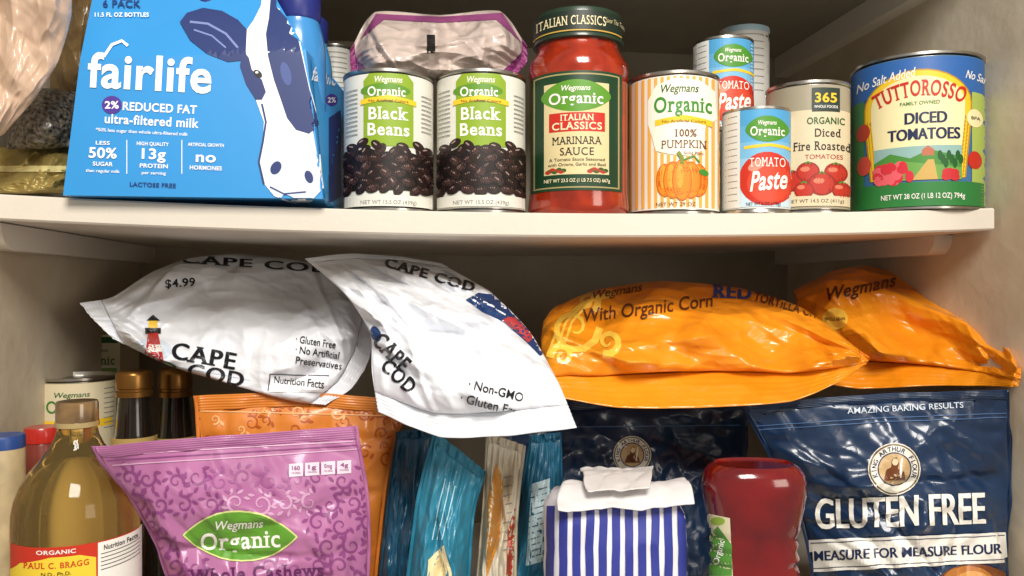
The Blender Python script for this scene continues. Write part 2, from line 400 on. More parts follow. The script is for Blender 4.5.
def paste_art(L,R,t,b):
    a=Art(); C=(L+R)/2; H=b-t; Wd=R-L
    def Y(k): return t+H*k
    cols=['#4f9fd0','#62aad6','#7ab8dc','#94c6e2','#b0d5e9','#cbe2ee']
    for k,cc in enumerate(cols): a.rect(L,Y(.03+.156*k),R,Y(.03+.156*(k+1)),M(cc),0.5)
    a.ell(L+Wd*.66,Y(.70),Wd*.42,H*.26,M('#c9301c'),1.3); a.ell(L+Wd*.70,Y(.74),Wd*.34,H*.19,M('#d8482e'),1.45); a.ell(L+Wd*.5,Y(.57),Wd*.13,H*.045,M('#f0937c'),1.6,rot=-25)
    a.rect(L,Y(.03),L+Wd*.26,Y(.97),M('#e2e2dc'),1.8)
    for k in range(14): a.stroke([(L+Wd*.05,Y(.08+.063*k)),(L+Wd*.22,Y(.08+.063*k))],.9,GRY,2.2)
    logo_weg(a,L+Wd*.66,Y(.22),Wd*.64,H*.25,M('#4c8f2c'),W,lay=3)
    a.poly([(L+Wd*.32,Y(.38)),(L+Wd*.7,Y(.36)),(R,Y(.38)),(R,Y(.41)),(L+Wd*.7,Y(.39)),(L+Wd*.32,Y(.41))],YEL,2.5)
    a.t('TOMATO',L+Wd*.66,Y(.54),H*.085,W,w=Wd*.52,serif=True,bold=.0,lay=5)
    a.t('Paste',L+Wd*.67,Y(.71),H*.18,W,w=Wd*.56,bold=.024,lay=5,shear=.4,rot=-5)
    a.t('NET WT 6 OZ (170g)',L+Wd*.6,Y(.94),H*.03,K,w=Wd*.5,lay=5,bold=0)
    return a
can('tomato_paste_can','small blue and red can of tomato paste',722,791,.004,pytop=106,col='#dfe3df',art=paste_art(722,791,106,210))
e,c,r,df,z0,zt=can('tomato_paste_can','small can of tomato paste under a stacked one',693,754,.062,h=.083,col='#dfe3df')
def py_of(z,df): return 288-z*F/df
can('tomato_paste_can','small can of tomato paste stacked on another can',693,754,.062,z0=zt+.0002,h=.083,col='#dfe3df',art=paste_art(693,754,py_of(zt+.083,df),py_of(zt,df)))
e,c,r,df,z0,zt=can('food_can','plain pale can standing behind stacked tomato cans',718,770,.135,h=.109,col='#c9c9c4')
a=Art(); a.rect(716,24,772,110,M('#c9c7c0'),.5)
for k in range(9): a.stroke([(735,34+k*7),(764,34+k*7)],1.1,GRY)
a.rect(728,24,770,30,M('#9db8c4'),1)
can('food_can','grey-labelled small can stacked on another can',718,770,.135,z0=zt+.0002,h=.083,col='#c4c2bb',art=a)
a=Art(); tan=M('#d8c8a6')
a.rect(766,110,850,196,tan,1); a.rect(812,88,840,112,M('#2b3a33'),2); a.t('365',826,98,9,YEL,w=22,bold=.05); a.t('WHOLE FOODS',826,107,2.6,W,w=24,bold=.01)
a.t('ORGANIC',826,121,6.5,DGRN,w=38,bold=.02); a.t('Diced',828,133,8,K,w=26,serif=True,bold=.01); a.t('Fire Roasted',822,146,8.5,K,w=58,serif=True,bold=.01); a.t('TOMATOES',824,157,4.5,M('#a8281c'),w=38,bold=0)
for k,(x,y,rr) in enumerate(((790,180,13),(808,172,12),(836,173,12),(822,184,14),(804,190,10),(842,190,10))):
    a.ell(x,y,rr,rr*.85,M('#962218'),3+k*.2,n=20); a.ell(x,y,rr*.86,rr*.72,M('#b83020'),3.07+k*.2,n=18); a.ell(x-3,y-3,rr*.4,rr*.22,M('#dc7c60'),3.14+k*.2,n=12); a.stroke([(x-3,y-rr*.7),(x,y-rr*.85),(x+3,y-rr*.7)],1.5,GRN,4.4)
a.rect(766,196,850,206,tan,4.2)
a.t('NET WT 14.5 OZ (411g)',816,201,3.5,K,w=56,bold=0,lay=5)
for k in range(10): a.stroke([(771,112+k*5),(782,112+k*5)],1.2,GRY,2)
can('tomato_can','beige can of diced fire roasted tomatoes',765,851,.014,pytop=80,col='#a39a84',art=a)
def bigcan():
    a=Art(); blue=M('#2f63a8'); cr=M('#efe3b0'); g=M('#2c7a3a')
    a.rect(850,58,986,92,blue,0.5)
    a.t('No Salt Added',886,74,9,W,w=60,rot=-5,shear=.3,bold=.01); a.t('No Salt',977,76,8,W,w=22,rot=6,shear=.3,bold=.01)
    for (grow,m,z) in ((4,M('#b8891c'),.9),(2.5,YEL,1),(-3,cr,2)):
        pts=[(868-grow,116)]+[(918+math.cos(math.pi+math.pi*i/16)*(50+grow),102-math.sin(math.pi*i/16)*(29+grow)) for i in range(17)]+[(968+grow,116),(962+grow,178),(874-grow,178)]
        a.poly(pts,m,z)
    a.t('TUTTOROSSO',920,88,15,RED,w=94,arc=120,serif=True,bold=.02,lay=5)
    a.t('FAMILY OWNED',920,103,3.6,g,w=40,lay=5,bold=.005)
    a.heavy('DICED',926,118,11,NAVY,42,lay=5); a.heavy('TOMATOES',924,134,11,NAVY,72,lay=5)
    a.rect(874,146,962,178,M('#8fb4b0'),3)
    a.poly([(874,160),(890,152),(910,158),(930,150),(962,158),(962,180),(874,180)],M('#4a8a3a'),3.3)
    a.poly([(874,168),(900,160),(925,164),(962,168),(962,180),(874,180)],M('#6aa04a'),3.5)
    a.poly([(912,180),(928,160),(934,160),(938,180)],M('#c9a65a'),3.7)
    a.poly([(922,156),(922,150),(928,146),(934,150),(934,156)],M('#b86a4a'),3.6)
    for k in range(8): a.ell(940+k*3,156+(k%3)*4,2.5,5,DGRN,3.8,n=10)
    for k in range(22): a.ell(876+random.uniform(0,34),173+random.uniform(-8,6),6,4.5,M('#cf2f3d') if k%2 else M('#e4606a'),4+k*.04,rot=random.uniform(0,90),n=10)
    for k in range(6): a.ell(945+random.uniform(0,18),175+random.uniform(-3,3),5,4,M('#c42a30'),4.4+k*.05,n=10)
    a.rect(856,182,984,206,g,1.5); a.t('NET WT 28 OZ (1 LB 12 OZ) 794g',923,196,5,W,w=84,bold=.01,lay=5)
    a.rect(850,92,864,206,M('#3b7d3f'),.8); a.ell(863,125,7,9,M('#b8402c'),2.2); a.ell(864,160,7,10,M('#d05040'),2.2)
    a.rect(972,92,986,206,M('#a8bb5a'),.8); a.ell(975,160,7,9,RED,2.2); a.ell(975,118,8,9,cr,2.2); a.t('BPA',976,118,3,K,w=9)
    can('tomato_can','large blue, cream and green can of diced tomatoes',850,986,.004,pytop=52,col='#3f6fa0',art=a)
bigcan()
# ================= BAGS =================
def crv(pts):
    P3=[P(*p) for p in pts]
    if len(P3)==1: P3=P3*2
    L=[0]
    for i in range(1,len(P3)): L.append(L[-1]+(P3[i]-P3[i-1]).length)
    T=L[-1] or 1
    def f(k):
        d=max(0,min(1,k))*T
        for i in range(1,len(P3)):
            if d<=L[i] or i==len(P3)-1:
                t=(d-L[i-1])/max(1e-9,L[i]-L[i-1]); a,b=P3[i-1],P3[i]
                z=P3[i-2] if i>1 else a-(b-a); q=P3[i+1] if i+1<len(P3) else b+(b-a)
                cr=.5*((2*a)+(b-z)*t+(2*z-5*a+4*b-q)*t*t+(3*a-z-3*b+q)*t**3)
                return cr.lerp(a.lerp(b,t),.4)
    return f
def bag(name,label,cat,T,Rr,B,Lf,mat,bf=.04,bb=.04,ns=140,nt=112,seal=(0,0,0,0),wr=.006,wf=8,seed=0,pouch=False,pexp=.7,group=None,nrm=None,aniso=(1,1),pleat=.0015,sealmat=None,cname='bag_body',ncr=16,ang=0,angs=1.57,vor=0,vsc=(22,22)):
    rg=random.Random(seed*31+5)
    ft,fr,fb,fl=crv(T),crv(Rr),crv(B),crv(Lf)
    c00,c10,c11,c01=P(*T[0]),P(*T[-1]),P(*B[-1]),P(*B[0])
    cen=(c00+c10+c11+c01)/4
    n=nrm or (CAM-cen).normalized()
    sl,st_,sr,sb=seal
    wd=((c10-c00).length+(c11-c01).length)/2; ht=((c01-c00).length+(c11-c10).length)/2
    cre={}
    for side in (1,-1):
        L=[]
        for _ in range(ncr):
            th=ang+rg.uniform(-angs,angs)
            L.append((rg.uniform(0,1)*wd,rg.uniform(0,1)*ht,math.cos(th),math.sin(th),rg.uniform(.010,.030),rg.uniform(.03,.12),rg.choice((-1,1,1))*rg.uniform(.4,1),rg.uniform(.2,.8)))
        cre[side]=L
    cav,sav=math.cos(ang),math.sin(ang)
    def base(s,t):
        return ft(s)*(1-t)+fb(s)*t+fl(t)*(1-s)+fr(t)*s-(c00*(1-s)*(1-t)+c10*s*(1-t)+c11*s*t+c01*(1-s)*t)
    def pt(s,t,side):
        q=base(s,t); ss=(s-sl)/(1-sl-sr); tt=(t-st_)/(1-st_-sb)
        ss=min(1,max(0,ss)); tt=min(1,max(0,tt))
        es=max(0,math.sin(math.pi*ss))**pexp
        et=(math.sin(math.pi/2*min(1,tt*1.25))**.8 if pouch else max(0,math.sin(math.pi*tt))**pexp)
        h=es*et; k=bf if side>0 else bb
        m=min(1,h*1.9)
        p=Vector((s*aniso[0]*wf*.5,t*aniso[1]*wf*.5,seed*7.3+side*3))
        w=.55-abs(noise.noise(p))*2.0+.35*(.55-abs(noise.noise(p*2.3+Vector((9,0,0))))*2.0)
        d=wr*.55*w*m
        X,Y=s*wd,t*ht
        if vor and side>0:
            wx=noise.noise(Vector((X*14,Y*14,seed+20)))*.012
            a_=(X*cav+Y*sav+wx)*vsc[0]; b_=(-X*sav+Y*cav+wx)*vsc[1]
            D,_p=noise.voronoi(Vector((a_,b_,seed*1.7)))
            D2,_q=noise.voronoi(Vector((a_*2.3,b_*2.1,seed*1.7+4)))
            d+=vor*m*(min(D[1]-D[0],.55)-.3+ .5*(D[0]-.4) +.28*(min(D2[1]-D2[0],.5)-.25))
        for (cx,cy,ca,sa,cw,cl,am,sh) in cre[side]:
            dx,dy=X-cx,Y-cy; al=(dx*ca+dy*sa)/cl
            if al*al>=1: continue
            ac=(-dx*sa+dy*ca+ .012*al*al)/cw
            v=1-ac if ac>0 else 1+ac/sh
            if v>0: d+=wr*.8*am*v*(1-al*al)*m
        for (dist,co) in ((ss if sl else 9,tt),(1-ss if sr else 9,tt),(tt if st_ else 9,ss),(1-tt if sb else 9,ss)):
            if dist<.4: d+=pleat*math.sin(co*40+5*noise.noise(Vector((co*6,seed,dist*3))))*math.exp(-dist*9)*min(1,dist*12)*1.6
        return q+n*side*(k*h+d)
    S0,S1,T0,T1=sl,1-sr,st_,1-sb
    V=[];FS=[]
    def grid(side):
        b0=len(V)
        for j in range(nt+1):
            for i in range(ns+1): V.append(pt(S0+(S1-S0)*i/ns,T0+(T1-T0)*j/nt,side))
        for j in range(nt):
            for i in range(ns):
                a=b0+j*(ns+1)+i; q=(a,a+1,a+ns+2,a+ns+1); FS.append(q if side>0 else q[::-1])
        return b0
    A=grid(1);Bk=grid(-1)
    if pouch:
        for i in range(ns):
            a=A+nt*(ns+1)+i;b=Bk+nt*(ns+1)+i; FS.append((a+1,a,b,b+1))
    loc=base(.5,1 if pouch else .5)
    if not pouch: loc=Vector((loc.x,loc.y,min(v.z for v in V)))
    e=top(name,label,cat,loc,group)
    o=mesh(cname,V,FS,mat,e)
    bm=bmesh.new(); bm.from_mesh(o.data); bmesh.ops.remove_doubles(bm,verts=bm.verts,dist=1e-5); bmesh.ops.recalc_face_normals(bm,faces=bm.faces); bm.to_mesh(o.data); bm.free()
    for p in o.data.polygons: p.use_smooth=True
    def sealm(s0,s1,t0,t1,horiz):
        vs=[];fs=[];a=80;b=16
        for j in range(b+1):
            for i in range(a+1):
                if horiz: s=s0+(s1-s0)*i/a; t=t0+(t1-t0)*j/b; rp=j/b
                else: s=s0+(s1-s0)*j/b; t=t0+(t1-t0)*i/a; rp=j/b
                vs.append(base(s,t)+n*(.0005*math.sin(rp*math.pi*11)+.0022*math.sin(i*.30+seed)*(.4+noise.noise(Vector((i*.11,seed,2))))+.0025*noise.noise(Vector((i*.12,seed,rp)))))
        for j in range(b):
            for i in range(a): q=j*(a+1)+i; fs.append((q,q+1,q+a+2,q+a+1))
        so=mesh('heat_seal',vs,fs,sealmat or mat,e); m=so.modifiers.new('s','SOLIDIFY'); m.thickness=.0006
    if sl: sealm(0,sl,0,1,False)
    if sr: sealm(1-sr,1,0,1,False)
    if st_: sealm(sl,1-sr,0,st_,True)
    if sb: sealm(sl,1-sr,1-sb,1,True)
    return e,o
white=M('#edf0f6',.34,coat=.25,var=.03,vs=30,crk=.55,cs=22)
e,o=bag('chip_bag','white potato chip bag with lighthouse print lying on cans','bag',
 [(80,303,.10),(112,297,.13),(152,272,.18),(190,258,.21),(240,254,.22),(310,263,.22),(350,292,.17),(376,326,.13)],
 [(376,326,.13),(368,362,.10),(352,388,.09),(326,405,.08)],
 [(112,338,.09),(170,366,.085),(240,387,.08),(290,401,.08),(326,405,.08)],
 [(80,303,.10),(92,318,.095),(112,338,.09)],white,bf=.026,bb=.045,seal=(.06,0,.07,0),wr=.013,seed=1,group='snack bags piled under the shelf',ncr=38,ang=.2,angs=.9,vor=.015,vsc=(13,22),pexp=.48)
mp=surf_map(o); BLK=M('#16181f',.35); NV=M('#1f3a6a',.35)
a=Art(); a.t('$4.99',180,283,8,BLK,w=30,rot=-4,bold=.02); a.build(mp,e,name='price_print',maxlen=4)
a=Art(); a.heavy('CAPE COD',256,264,8,BLK,150,rot=4,serif=True,d=.7); a.build(mp,e,name='brand_lettering',maxlen=3)
a=Art()
a.heavy('CAPE',204,356,16,BLK,64,rot=10,serif=True,d=.7); a.heavy('COD',216,375,14,BLK,56,rot=10,serif=True,d=.7)
a.ell(150,350,22,11,M('#cfdbe8'),1); a.poly([(143,366),(148,333),(158,333),(165,368)],M('#b5322c'),2.5); a.poly([(146.5,352),(147.5,345),(160.5,345),(162,352)],W,2.7); a.rect(145,328,161,334,BLK,2.6); a.rect(148.5,321,157.5,328,YEL,2.6); a.poly([(146,321),(153,315),(160,321)],BLK,2.8)
a.poly([(128,362),(142,356),(170,362),(184,370),(150,370)],M('#3a5f3a'),2.9)
a.stroke([(176,366),(250,380)],1,M('#cfdbe8'),1)
a.build(mp,e,name='emblem_print',maxlen=3)
a=Art()
for i,(s,w) in enumerate((('Gluten Free',40),('No Artificial',44),('Preservatives',46))): a.t(('· ' if i<2 else '')+s,316+i*1.5,342+i*10.5,7,BLK,w=w,rot=8,bold=.01)
a.build(mp,e,name='claims_print',maxlen=3)
a=Art(); a.rect(270,374,328,392,M('#f4f6fa'),1); a.t('Nutrition Facts',299,382,7.5,BLK,w=50,rot=6,bold=.015)
a.stroke([(270,374),(329,376)],1,BLK); a.stroke([(270,374),(268,391)],1,BLK)
a.build(mp,e,name='nutrition_panel',maxlen=3)
e,o=bag('chip_bag','white potato chip bag slumped over another chip bag','bag',
 [(305,259,.10),(350,254,.13),(400,257,.15),(442,264,.15)],
 [(442,264,.15),(490,292,.08),(530,332,.02),(558,382,-.03),(577,428,-.06)],
 [(378,412,-.02),(440,437,-.04),(505,436,-.05),(577,428,-.06)],
 [(305,259,.10),(345,294,.05),(370,332,.02),(372,372,-.01),(378,412,-.02)],white,bf=.028,bb=.03,seal=(0,.04,0,.08),wr=.014,seed=4,group='snack bags piled under the shelf',ncr=38,ang=.8,angs=.8,vor=.015,vsc=(12,20),pexp=.48)
mp=surf_map(o)
a=Art(); a.heavy('CAPE COD',430,275,9,BLK,92,rot=16,serif=True,d=.7); a.build(mp,e,name='brand_lettering',maxlen=3)
a=Art(); a.heavy('CAPE',392,352,15,BLK,42,rot=46,serif=True,d=.5); a.heavy('COD',399,376,14,BLK,38,rot=42,serif=True,d=.5); a.ell(376,334,5,8,NV,1,rot=-20); a.build(mp,e,name='emblem_print',maxlen=3)
a=Art(); a.t('· Non-GMO',496,391,8.5,BLK,w=56,rot=14,bold=.01); a.t('· Gluten Free',492,405,8.5,BLK,w=64,rot=14,bold=.01); a.build(mp,e,name='claims_print',maxlen=3)
a=Art()
a.poly([(466,300),(478,293),(503,296),(515,312),(536,334),(550,350),(540,356),(526,342),(504,322),(482,312)],NV,1.4)
a.poly([(503,320),(514,314),(536,336),(528,343)],M('#b23a3a'),2); a.build(mp,e,name='lighthouse_print',maxlen=4)
orange=M('#ee981f',.28,coat=.35,col2='#e68a14',vs=9,crk=.6,cs=20); gold=M('#f6c64a',.3,coat=.4); dbr=M('#5a2d16',.35)
e,o=bag('tortilla_chip_bag','glossy orange tortilla chip bag with crimped seal','bag',
 [(793,291,.18),(830,272,.18),(865,266,.18),(900,274,.16),(955,298,.11),(996,326,.05),(1020,362,-.02)],
 [(1020,362,-.02),(1021,375,-.03),(1018,387,-.03)],
 [(815,382,.09),(860,389,.07),(930,386,.04),(975,386,.015),(1018,387,-.03)],
 [(793,291,.18),(805,340,.13),(815,382,.09)],orange,bf=.024,bb=.022,seal=(0,0,.03,.20),wr=.014,wf=6,seed=9,group='snack bags piled under the shelf',ncr=34,ang=.4,angs=.6,pleat=.001,vor=.016,vsc=(11,24),pexp=.45)
a=Art(); a.t('Wegmans',862,287,12,dbr,w=70,rot=-12,shear=.4,bold=.02)
a.ell(835,319,13,11,gold,1); a.t('WHOLE GRAIN',835,319,3,dbr,w=20)
a.build(surf_map(o),e,maxlen=3)
e,o=bag('tortilla_chip_bag','glossy orange organic tortilla chip bag lying on flour bags','bag',
 [(543,322,.10),(556,306,.12),(600,289,.16),(660,281,.17),(740,288,.16),(800,307,.10),(869,357,.01)],
 [(869,357,.01),(869,360,.01),(866,364,.01)],
 [(560,398,.03),(620,408,.02),(700,408,.01),(790,402,.0),(835,384,.0),(866,364,.01)],
 [(543,322,.10),(541,350,.07),(560,398,.03)],orange,bf=.030,bb=.040,seal=(0,0,.03,.24),wr=.015,wf=6,seed=12,group='snack bags piled under the shelf',ncr=40,ang=-.05,angs=.55,pleat=.001,vor=.017,vsc=(10,24),pexp=.45)
a=Art()
a.t('Wegmans',618,291,8,dbr,w=50,rot=-9,shear=.4,bold=.01); a.t('With Organic Corn',648,308,13,dbr,w=130,rot=-7,bold=.01,shear=.2); a.t('TORTILLA CHIPS',792,307,8.5,dbr,w=78,rot=16,bold=.02)
a.heavy('RED',732,292,13,M('#1f3f8a'),38,rot=3,serif=True,d=.8)
for cx,cy,r,d,a0 in ((574,328,26,1,0),(588,302,11,-1,1),(608,342,13,-1,2),(562,356,12,1,3)): a.curl(cx,cy,r,gold,a0,d,w=8)
for k in range(3): a.stroke([(550+k*6,350),(560+k*6,322),(582+k*5,303-k*2),(615,296-k*2)],2.5,gold,1)
a.build(surf_map(o),e,maxlen=3)
e,o=bag('snack_bag','pale pink translucent bag with purple ends on cans','bag',
 [(350,50,.06),(375,12,.07),(440,15,.07),(500,11,.07),(527,46,.06)],[(527,46,.06),(527,62,.06),(512,79,.05)],[(352,76,.05),(430,80,.05),(512,79,.05)],[(350,50,.06),(350,64,.06),(352,76,.05)],
 M('#cbbab0',.28,coat=.4,var=.12,crk=.4,cs=30),bf=.03,bb=.03,seal=(.04,0,.04,0),wr=.012,seed=21,sealmat=M('#8d3c72',.35),ncr=30,vor=.010)
a=Art(); a.rect(427,35,435,53,K,1.5)
a.poly([(360,40),(376,14),(440,17),(502,13),(522,44),(512,34),(496,20),(440,23),(384,20)],M('#8a4674',.35),1)
a.poly([(505,78),(526,64),(526,46),(516,58),(496,77)],M('#7d3468',.35),1); a.poly([(352,74),(352,52),(360,62),(372,76)],M('#8d4a80',.35),1)
a.build(surf_map(o),e,maxlen=4)
e,o=bag('foil_bag','dull gold foil snack bag lying flat','bag',[(-14,150,.05),(30,144,.05),(76,148,.05)],[(76,148,.05),(76,170,.05),(72,193,.03)],[(-14,193,.02),(30,194,.02),(72,193,.03)],[(-14,150,.05),(-14,170,.05),(-14,193,.02)],M('#a08c50',.3,metal=.3,var=.15,vs=15),bf=.015,bb=.03,wr=.009,seed=31,vor=.005)
a=Art(); a.rect(-10,166,66,172,M('#d6c88a'),1); a.build(surf_map(o),e,maxlen=5)
e,o=bag('seed_bag','clear bag of dark chia seeds on foil bag','bag',[(18,90,.05),(50,88,.05),(76,92,.05)],[(76,92,.05),(78,120,.05),(74,146,.04)],[(6,149,.03),(40,150,.03),(74,147,.04)],[(18,90,.05),(10,120,.04),(6,149,.03)],M('#17120f',.4,coat=.5,col2='#8d8274',vs=330),bf=.02,bb=.02,wr=.003,seed=33)
e,o=bag('snack_bag','brown and tan snack pouch behind the milk carrier','bag',[(55,-20,.10),(80,-20,.10),(108,-20,.10)],[(108,-20,.10),(108,40,.10),(100,96,.10)],[(50,96,.09),(75,99,.09),(100,96,.10)],[(55,-20,.10),(50,40,.10),(50,96,.09)],M('#54432f',.35,coat=.4,col2='#7a6238',vs=12),bf=.02,bb=.02,wr=.005,seed=34)
e,o=bag('plastic_bag','crumpled translucent beige plastic produce bag','bag',[(-20,-40,-.02),(30,-40,-.02),(70,-38,-.02)],[(70,-38,-.02),(72,15,-.02),(58,62,-.02),(34,100,-.02),(4,134,-.01)],[(-24,150,-.01),(-15,144,-.01),(4,134,-.01)],[(-20,-40,-.02),(-22,60,-.02),(-24,150,-.01)],M('#dfc0a6',.25,coat=.5,alpha=.78),bf=.012,bb=.02,wr=.009,seed=35,ncr=14,ang=1.2,angs=.6)
can('food_can','grey can with fine print behind milk carrier',318,352,.13,h=.083,col='#b9b7ae')
ccc=place(318,352,.13)
a=Art(); a.rect(316,47,353,116,M('#cfcdc4'),.5)
for k in range(11): a.stroke([(322,52+k*5),(347,52+k*5)],1.1,GRY)
can('food_can','grey can with fine print stacked behind milk carrier',318,352,.13,z0=shelf_z(ccc[0].x)+.0832,h=.083,col='#c9c7be',art=a)
# ================= LOWER =================
def py0(y,px=512):
    d=ray(px,288); t=(y-CAM.y)/d.y; return 288-ZL*F/t
def pouch(name,label,tl,tr,bl,br,y,mat,leftmid=None,rightmid=None,topmid=None,yt=None,yl=None,**k):
    yt=y if yt is None else yt; dl=0 if yl is None else yl-y
    g3=lambda p,yy: (p[0],p[1],p[2] if len(p)>2 else yy)
    T=[g3(tl,yt+dl)]+([g3(topmid,yt+dl/2)] if topmid else [])+[g3(tr,yt)]
    B=[(bl,py0(y+dl,bl),y+dl),(br,py0(y,br),y)]
    L=[T[0]]+([g3(leftmid,y+dl)] if leftmid else [])+[B[0]]
    R=[T[-1]]+([g3(rightmid,y)] if rightmid else [])+[B[1]]
    return bag(name,label,'bag',T,R,B,L,mat,pouch=True,nrm=Vector((-ST,-CT,0)),**k)
e,o=pouch('snack_pouch','orange patterned stand-up snack pouch',(193,396),(409,401),215,372,.085,M('#e28c3a',.4,coat=.25,col2='#d87e2c',vs=15),rightmid=(388,480),topmid=(300,392),bf=.025,bb=.025,seal=(.02,.06,.02,0),wr=.007,seed=41,vor=.005)
a=Art(); do=M('#b8561c'); lo=M('#f0b878')
for i in range(60):
    x=random.uniform(205,402);y=random.uniform(404,480); a.curl(x,y,random.uniform(4,8),do if i%3 else lo,random.uniform(0,6),random.choice((-1,1)),w=2); a.leaf(x+7,y+4,7,3,do if i%3 else lo,1.3,rot=random.uniform(0,180))
a.stroke([(200,411),(400,416)],1.2,lo)
a.build(surf_map(o),e,maxlen=5)
e,o=pouch('snack_pouch','plum stand-up pouch with swirl pattern and green logo',(90,447,-.105),(358,426),204,365,.0,M('#b874a4',.4,coat=.3,col2='#ae6a9a',vs=10),leftmid=(149,532,-.035),rightmid=(371,520),topmid=(180,439,-.045),bf=.035,bb=.015,seal=(.015,.05,.015,0),wr=.008,seed=43,vor=.006,ncr=22)
a=Art(); dp=M('#8a447e'); lp=M('#d8aecb'); pp=M('#cb9bbd')
def outside(x,y): return (x-238)**2/70**2+(y-536)**2/32**2>1
for gi in range(11):
    for gj in range(5):
        x=126+gi*24+(gj%2)*12+random.uniform(-3,3); y=480+gj*22+random.uniform(-3,3)
        if not outside(x,y) or y>584: continue
        r=random.uniform(8,10.5); a0=random.uniform(0,6); d=1 if (gi+gj)%2 else -1; m=dp if gi<4 or gi>7 else (pp if gj%2 else M('#a05c92'))
        a.curl(x,y,r,m,a0,d,w=3,turns=1.15)
        for k in range(6):
            q=a0+d*k*.8; a.leaf(x+(r+3)*math.cos(q),y+(r+3)*math.sin(q),8,3.4,m,1.3,rot=math.degrees(q)+35*d)
for k in range(3): a.stroke([(100+k*6,456+k*4.5),(230,448+k*5),(357,441+k*4)],1.1,lp if k!=1 else dp,2)
pts=logo_weg(a,240,536,114,50,M('#5f9a2f'),W,rot=-3,lay=3,pointy=True)
a.stroke(pts+[pts[0]],1.6,M('#d3dc8a'),3.4)
a.t('Whole Cashews',256,573,13,M('#5f205a'),w=135,rot=-3,serif=True,bold=.02)
for k,s in enumerate(('160','1g','0mg','4g')):
    a.poly([(289+k*16,464-k),(303+k*16,463-k),(303+k*16,476-k),(289+k*16,477-k)],M('#e3d3e0'),2); a.t(s,296+k*16,468-k,4,dp,w=8,bold=.03,lay=4); a.t('CALORIES',296+k*16,473-k,2,dp,w=9,lay=4,bold=0)
a.build(surf_map(o),e,maxlen=4)
navy=M('#1b3658',.32,coat=.35,col2='#162b48',vs=8,crk=.35,cs=24)
navy2=M('#162b48',.4)
def badge(a,cx,cy,r,lay=2):
    a.ell(cx,cy,r,r,M('#e8e4d6'),lay); a.ring(cx,cy,r*.93,r*.93,r*.06,M('#6b5a3a'),lay+1)
    a.ell(cx,cy,r*.62,r*.62,M('#c8a878'),lay+1); a.ring(cx,cy,r*.62,r*.62,r*.05,NAVY,lay+2)
    a.poly([(cx-r*.4,cy+r*.42),(cx-r*.28,cy+r*.05),(cx-r*.1,cy-r*.05),(cx-r*.08,cy-r*.35),(cx+r*.1,cy-r*.45),(cx+r*.2,cy-r*.2),(cx+r*.15,cy),(cx+r*.35,cy+r*.1),(cx+r*.42,cy+r*.4)],BRN,lay+2)
    a.ell(cx+r*.05,cy-r*.25,r*.12,r*.14,M('#e8cfa8'),lay+3,n=12); a.stroke([(cx+r*.3,cy-r*.4),(cx+r*.22,cy+r*.3)],r*.06,W,lay+3)
    for i,ch in enumerate('KING ARTHUR FLOUR'):
        if ch==' ': continue
        q=math.radians(-200+220*i/16); a.t(ch,cx+r*.77*math.cos(q),cy+r*.77*math.sin(q),r*.17,NAVY,rot=math.degrees(q)+90,bold=.02,lay=lay+2)
e,o=pouch('flour_bag','navy stand-up flour bag with round emblem under chip bag',(505,404),(752,400),520,735,.155,navy,topmid=(630,398),bf=.03,bb=.03,seal=(.02,.05,.02,0),wr=.011,seed=51,ncr=26,vor=.010)
a=Art(); badge(a,632,455,19)
a.stroke([(512,428),(740,425)],1.2,M('#4a6a90'))
a.build(surf_map(o),e,maxlen=4)
e,o=pouch('flour_bag','navy gluten free flour bag with white banner',(740,404),(1009,390),818,1004,-.015,navy,leftmid=(800,520),rightmid=(1012,470),topmid=(880,394),bf=.038,bb=.03,seal=(.015,.035,.012,0),wr=.013,seed=53,yt=-.025,yl=.035,ncr=30,angs=1.0,vor=.008,vsc=(16,18))
a=Art(); badge(a,894,469,26)
a.t('AMAZING BAKING RESULTS',905,408,5.5,M('#c4d0de'),w=116,rot=-3,bold=.01)
a.heavy('GLUTEN FREE',900,511,30,W,168,rot=-2,d=.8)
a.poly([(806,540),(1008,532),(1010,562),(808,572)],W,1.5); a.heavy('MEASURE FOR MEASURE FLOUR',908,552,9.5,NAVY,186,rot=-2.3,d=.35,lay=4)
a.stroke([(808,568.5),(1010,558.5)],.8,NAVY,4); a.stroke([(808,543),(1010,535)],.8,NAVY,4)
a.ell(975,590,40,26,M('#7a4420'),2); a.ell(968,584,26,18,M('#b87434'),3); a.ell(972,580,16,9,M('#d69a54'),4); a.ell(990,588,14,10,M('#9a5a28'),5)
for k in range(2): a.stroke([(752,426+k*4),(880,418+k*4),(1008,413+k*4)],1,M('#41608a'),1)
a.build(surf_map(o),e,maxlen=3,base=.0009)
teal=M('#286f8c',.4,coat=.25,col2='#1b5876',vs=12); dteal=M('#184e6a',.4,coat=.25,col2='#113c56',vs=10)
pouch('snack_pouch','dark teal stand-up snack pouch',(396,432),(440,426),374,430,.07,dteal,leftmid=(385,520),bf=.018,bb=.018,seal=(.05,.04,.03,0),wr=.011,seed=61,ang=1.4,angs=.4,vor=.006)
e,o=pouch('snack_pouch','bright teal pouch with folded corner',(434,430),(486,472),396,466,.02,M('#3a90ac',.38,coat=.25,col2='#267a96',vs=12),leftmid=(416,500),rightmid=(474,520),bf=.013,bb=.018,seal=(.06,.05,.05,0),wr=.012,seed=63,ang=1.4,angs=.4,vor=.006)
a=Art(); a.poly([(428,560),(444,545),(452,575),(446,600),(426,600)],M('#e8d9a8'),1)
for k in range(3): a.stroke([(445+k*5,478+k*4),(432+k*5,540)],1,M('#bfe3ea'),1)
a.build(surf_map(o),e,maxlen=5)
e,o=pouch('snack_pouch','teal pouch with white fine print standing sideways',(530,436),(562,432),498,556,.085,teal,rightmid=(562,500),bf=.018,bb=.018,seal=(.05,.04,.04,0),wr=.009,seed=65,ang=1.4,angs=.4,vor=.004)
